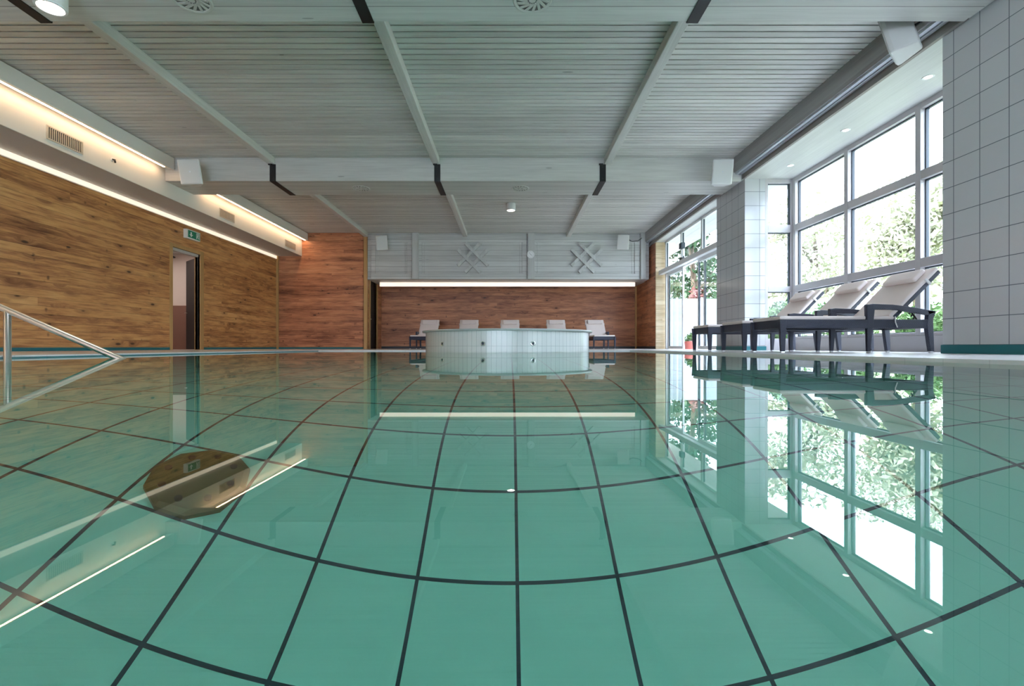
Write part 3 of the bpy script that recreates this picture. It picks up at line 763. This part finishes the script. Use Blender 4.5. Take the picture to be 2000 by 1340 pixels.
MB().lathe([(1.855, PF-FL), (1.855, zt_-.04), (1.60, zt_-.04), (1.60, -.25), (0, -.25), (0, PF-FL)], seg=120, smooth=False).build('tiled_wall', M['spatile'], sp)
MB().lathe([(1.56, zt_-.04), (1.925, zt_-.04), (1.935, zt_-.02), (1.925, zt_), (1.56, zt_)], seg=96, close=True).build('rim', M['stone'], sp)
MB().lathe([(0, zt_-.10), (1.60, zt_-.10), (1.60, zt_-.102), (0, zt_-.102)], seg=64).build('water', M['water'], sp)
for xpix in (864, 943, 1041):
    k = (xpix-995)/944.4                      # where the sight line through that column meets the drum
    A = 1+k*k; Bq = -2*(k*SX+SY); Cq = SX*SX+SY*SY-1.855**2
    yy = (-Bq-math.sqrt(Bq*Bq-4*A*Cq))/(2*A); xx = k*yy
    nrm = Vector((xx-SX, yy-SY, 0)).normalized()
    rot = Vector((0, 0, 1)).rotation_difference(nrm).to_matrix()
    j = MB().lathe([(.024, -.01), (.052, -.004), (.052, .008), (.040, .014), (.026, .008)], (0, 0, 0), 24, M=rot, close=True).build('jet_nozzle', M['steel'], sp)
    j.location = (xx-SX, yy-SY, .062-FL)
    MB().lathe([(0, .001), (.03, .001), (.03, .004), (0, .004)], (0, 0, 0), 20, M=rot).build('jet_opening', M['gasket'], j)

# drain in the pool floor, hand rail
t = thing('floor_drain', 'dark round drain plate on the pool floor at the left', 'drain', (-1.0, 1.56, PF))
MB().lathe([(0, 0), (.145, 0), (.145, .012), (.13, .02), (0, .02)], seg=10).build('plate', M['drain'], t)
for k in range(8):
    a = 2*PI*k/8
    MB().lathe([(0, 0), (.011, 0), (.011, .004), (0, .005)], (.10*math.cos(a), .10*math.sin(a), .02), 10).build('screw', M['strap'], t)
t = thing('handrail', 'stainless steel handrail sloping down into the water on the left', 'handrail', (-4.36, 4.2, WA))
r = .026
def rl(x): return (x, 4.2, .318 - (x+4.36)*.432)
pts = [(-5.55, 4.2, FL), (-5.55, 4.2, .55), (-5.52, 4.2, .68), (-5.45, 4.2, .755), (-5.36, 4.2, .75)] + [rl(x) for x in (-5.2, -4.8, -4.36, -3.9, -3.4, -3.1)] + [(-3.0, 4.2, -.30), (-2.97, 4.2, -.4), (-2.97, 4.2, PF)]
o = MB().tube(pts, r, 20).build('rail', M['steel'], t); o.location = (4.36, -4.2, -WA)
o = MB().tube([(-4.36, 4.2, PF), (-4.36, 4.2, .31)], r, 20).build('post', M['steel'], t); o.location = (4.36, -4.2, -WA)

# ------------------------------------------------------------------ loungers (local: x foot to head, y across, z up from the deck)
LW = .74
def leg_prism(pts, y, w=.055, w2=None):
    """outline in x,z given as bottom pair and top pair; width tapers towards the deck"""
    (a, b, z0), (c, d, z1) = pts
    i = .010
    return MB().hexa([(a, y+i, z0), (b, y+i, z0), (b, y+w-i, z0), (a, y+w-i, z0)], [(c, y, z1), (d, y, z1), (d, y+w, z1), (c, y+w, z1)])
def make_lounger():
    t = thing('sun_lounger', '', 'sun lounger')
    f = MB(); b0, b1 = .305, .413
    f.box(.03, 1.86, .005, .05, b0, b1); f.box(.03, 1.86, LW-.05, LW-.005, b0, b1)
    f.box(.03, .075, .05, LW-.05, b0, b1); f.box(1.82, 1.86, .05, LW-.05, b0, b1)
    f.box(.075, 1.45, .05, LW-.05, .375, .40)
    f.build('seat_frame', M['wicker'], t, bevel=.006)
    for y in (0, LW-.055):
        l = leg_prism(((.020, .072, .02), (0, .085, b1)), y).build('leg', M['wicker'], t, bevel=.006)
        B(.024, .068, y+.012, y+.043, 0, .02).build('foot_cap', M['foot'], l, bevel=.003)
        l = leg_prism(((1.088, 1.130, .02), (1.075, 1.180, .60)), y).build('leg', M['wicker'], t, bevel=.006)
        B(1.092, 1.126, y+.012, y+.043, 0, .02).build('foot_cap', M['foot'], l, bevel=.003)
        m = MB(); i = .01
        prof = [(1.862, .02), (1.908, .02), (1.898, .30), (1.895, .42), (1.925, .50), (1.925, .515), (1.82, .525), (1.835, .49), (1.828, .42), (1.815, .34)]
        m.prism(prof, .055, 'y', y)
        l = m.build('leg', M['wicker'], t, bevel=.005)
        B(1.866, 1.904, y+.012, y+.043, 0, .02).build('foot_cap', M['foot'], l, bevel=.003)
        m = MB(); m.prism([(1.14, .535), (1.40, .535), (1.62, .505), (1.84, .468), (1.925, .50), (1.925, .518), (1.62, .570), (1.40, .597), (1.14, .607)], .055, 'y', y)
        m.build('armrest', M['wicker'], t, bevel=.006)
    # seat cushion, softly swollen
    m = MB(); m.box(.015, 1.44, .03, LW-.03, .413, .458)
    m.build('seat_cushion', M['cushion'], t, bevel=.018, seg=4)
    a = math.radians(45.5); T = Matrix.Translation((1.40, 0, .405)) @ Matrix.Rotation(-a, 4, 'Y')
    m = MB(); m.box(0, .86, .04, .08, -.03, .017, T); m.box(0, .86, LW-.08, LW-.04, -.03, .017, T); m.box(.82, .86, .09, LW-.09, -.02, .015, T)
    m.box(.02, .86, .09, LW-.09, 0, .012, T)
    bk = m.build('backrest', M['wicker'], t, bevel=.005)
    m = MB(); m.box(.015, .87, .03, LW-.03, .017, .065, T)
    bc = m.build('back_cushion', M['cushion'], bk, bevel=.02, seg=4)
    m = MB(); m.box(.60, .80, .11, LW-.11, .065, .130, T)
    m.build('head_pillow', M['cushion'], bk, bevel=.028, seg=4)
    m = MB(); m.box(.64, .67, .018, .03, -.03, .06, T)
    m.build('strap', M['strapw'], bk)
    MB().box(.64, .67, LW-.03, LW-.018, -.03, .06, T).build('strap', M['strapw'], bk)
    for y in (.12, LW-.14):
        m = MB(); p0 = T @ Vector((.33, y, -.02)); p1 = Vector((1.80, y, .40))
        m.tube([p0, p1], .012, 8)
        D = (p1-p0)
        for q in (.45, .6, .75):
            c = p0 + D*q; m.tube([c, c + Vector((-.02, 0, -.035))], .009, 6)
        m.build('support_strut', M['strap'], t)
    for y in (-.004, LW-.004):
        m = MB(); m.tube([(1.42, y, .45), (1.425, y+.004, .38), (1.45, y+.004, .315)], .006, 6)
        m.build('tie_ribbon', M['strapw'], t)
    return t
def put(o, loc, rz, label, group):
    o.location = loc; o.rotation_euler = (0, 0, rz); o['label'] = label; o['group'] = group; return o
proto = make_lounger(); first = True
def place(loc, rz, label, group):
    global first
    o = proto if first else copy_tree(proto)
    first = False
    return put(o, loc, rz, label, group)
G1 = 'wicker loungers in the window bay'
place((3.34, 5.97, FL), 0, 'nearest wicker lounger in the window bay, closest to the tiled pier', G1)
place((3.36, 6.98, FL), 0, 'middle wicker lounger of the three in the window bay', G1)
place((3.38, 8.24, FL), 0, 'farthest wicker lounger in the window bay, beside the narrow end window', G1)
G2 = 'loungers along the back wall'
for x, w in ((-2.90, 'leftmost lounger at the back wall, its foot showing left of the whirlpool'),
             (-1.47, 'second lounger from left behind the whirlpool at the back wall'),
             (0.02, 'middle lounger behind the whirlpool at the back wall'),
             (1.69, 'fourth lounger from left behind the whirlpool at the back wall'),
             (3.10, 'rightmost lounger at the back wall, its foot showing right of the whirlpool')):
    place((x+LW/2, 15.75, FL), PI/2, w, G2)

# ------------------------------------------------------------------ outside
gr = B(6.3, 60, -40, 70, -.5, -.30)  # terrace added as a pale reflector, keeps the bounced daylight from turning green
struct(gr.build('ground', M['bounce_gravel']), 'pale gravel terrace added outside the windows to bounce daylight in', 'terrace')
def bank(x): return -.30 + max(0, min(1, (x-10.5)/18))*3.6
bm = bmesh.new(); nx, ny = 24, 40; rnd = random.Random(3)
vs = [[bm.verts.new((10.5+i*1.6, -30+j*2.4, bank(10.5+i*1.6)+(rnd.uniform(-.12, .12) if i else -.02))) for j in range(ny)] for i in range(nx)]
for i in range(nx-1):
    for j in range(ny-1):
        q = bm.faces.new([vs[i][j], vs[i+1][j], vs[i+1][j+1], vs[i][j+1]]); q.smooth = True
me = bpy.data.meshes.new('hill'); bm.to_mesh(me); bm.free(); me.materials.append(M['lawn'])
o = bpy.data.objects.new('hill', me); C.objects.link(o)
struct(o, 'grassy bank rising beyond the bay windows', 'hill')
t = thing('garden_fence', 'white panel fence outside the glass doors', 'fence', (9.8, 19.6, -.3))
for k in range(8):
    B(-4.0+k*1.0, -3.03+k*1.0, -.02, .02, .02, 2.25).build('fence_panel', M['fence'], t)
    B(-4.03+k*1.0, -3.97+k*1.0, -.04, .04, 0, 2.3).build('fence_post', M['white'], t)
def foliage(rnd, n, blobs, size):
    m = MB()
    for _ in range(n):
        cx, cy, cz, r = rnd.choice(blobs)
        while True:
            d = Vector((rnd.uniform(-1, 1), rnd.uniform(-1, 1), rnd.uniform(-1, 1)))
            if .25 < d.length < 1: break
        p = Vector((cx, cy, cz)) + d*r
        u = Vector((rnd.gauss(0, 1), rnd.gauss(0, 1), rnd.gauss(0, 1))).normalized()
        w = u.cross(Vector((rnd.gauss(0, 1), rnd.gauss(0, 1), rnd.gauss(0, 1)))).normalized()
        s = size*rnd.uniform(.6, 1.3)
        q = [p-u*s, p+w*s*.42-u*s*.1, p+u*s, p-w*s*.42-u*s*.1]
        m.bm.faces.new([m.bm.verts.new(x) for x in q])
    return m
def plant(name, label, cat, x, y, h, r, mat, seed, n, size, z0=-.3, trunk=.3, group=None):
    rnd = random.Random(seed); t = thing(name, label, cat, (x, y, z0), 0, group)
    blobs = []
    for k in range(9):
        a = rnd.uniform(0, 2*PI); q = rnd.uniform(0, .65)*r
        blobs.append((q*math.cos(a), q*math.sin(a), h*rnd.uniform(trunk+.12, .86), r*rnd.uniform(.38, .6)))
    foliage(rnd, n, blobs, size).build('foliage', mat, t)
    f = MB(); f.tube([(0, 0, 0), (.05, .02, h*.4), (0, .05, h*.75)], [.03*h, .022*h, .008*h], 8)
    for k in range(5):
        b = blobs[k]; f.tube([(.03, .02, h*(.25+.08*k)), (b[0]*.6, b[1]*.6, b[2]-.1*h), (b[0], b[1], b[2])], [.012*h, .008*h, .004*h], 6)
    f.build('stem', M['bark'], t)
GT = 'trees beyond the windows'
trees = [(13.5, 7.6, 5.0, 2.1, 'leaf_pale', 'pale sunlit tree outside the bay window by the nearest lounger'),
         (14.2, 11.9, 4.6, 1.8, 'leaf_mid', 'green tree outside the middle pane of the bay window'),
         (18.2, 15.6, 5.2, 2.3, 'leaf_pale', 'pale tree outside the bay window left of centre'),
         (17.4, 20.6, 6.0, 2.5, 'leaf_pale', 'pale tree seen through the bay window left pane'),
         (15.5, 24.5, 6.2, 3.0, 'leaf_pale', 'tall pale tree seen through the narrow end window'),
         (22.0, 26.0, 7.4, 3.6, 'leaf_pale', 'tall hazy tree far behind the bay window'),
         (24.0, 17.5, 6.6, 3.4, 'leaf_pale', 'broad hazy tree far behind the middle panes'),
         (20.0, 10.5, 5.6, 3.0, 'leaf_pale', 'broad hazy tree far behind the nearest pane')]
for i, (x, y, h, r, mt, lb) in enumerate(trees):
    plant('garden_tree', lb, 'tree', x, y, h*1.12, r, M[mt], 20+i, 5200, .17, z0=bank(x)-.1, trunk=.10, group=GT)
plant('conifer_tree', 'dark feathery tree behind the fence outside the glass doors', 'tree', 9.3, 24.5, 7.2, 2.2, M['leaf_dark'], 51, 4200, .17, trunk=.15)
plant('garden_shrub', 'red leaved shrub rising behind the white fence', 'shrub', 8.0, 20.9, 3.2, .6, M['leaf_red'], 52, 500, .10, trunk=.2)
plant('garden_shrub', 'dark green shrub rising behind the white fence', 'shrub', 9.7, 22.2, 3.9, 1.0, M['leaf_dark'], 58, 1800, .11, trunk=.2)
plant('garden_shrub', 'bright green bush low behind the narrow end window', 'shrub', 7.35, 13.2, 1.75, .85, M['leaf_mid'], 53, 3200, .07, trunk=.05)
plant('garden_shrub', 'green bush behind the farthest wicker lounger', 'shrub', 9.4, 13.4, 1.5, .8, M['leaf_mid'], 54, 2600, .07, trunk=.05)
plant('garden_shrub', 'green bush behind the middle wicker lounger', 'shrub', 9.6, 11.2, 1.3, .8, M['leaf_mid'], 55, 2400, .07, trunk=.05)
plant('garden_shrub', 'pale green bush behind the nearest wicker lounger', 'shrub', 9.9, 9.0, 1.3, .9, M['leaf_pale'], 56, 2400, .07, trunk=.05)
t = thing('potted_plant', 'small plant in a red pot outside the open glass door', 'potted plant', (px(1347, 15.6), 15.6, -.3))
MB().lathe([(0, 0), (.12, 0), (.16, .42), (.175, .42), (.175, .48), (.145, .48), (.14, .44), (0, .44)], seg=28).build('pot', M['pot'], t)
rnd = random.Random(9)
foliage(rnd, 260, [(0, 0, .55, .16), (.05, .05, .62, .14)], .045).build('foliage', M['leaf_mid'], t)
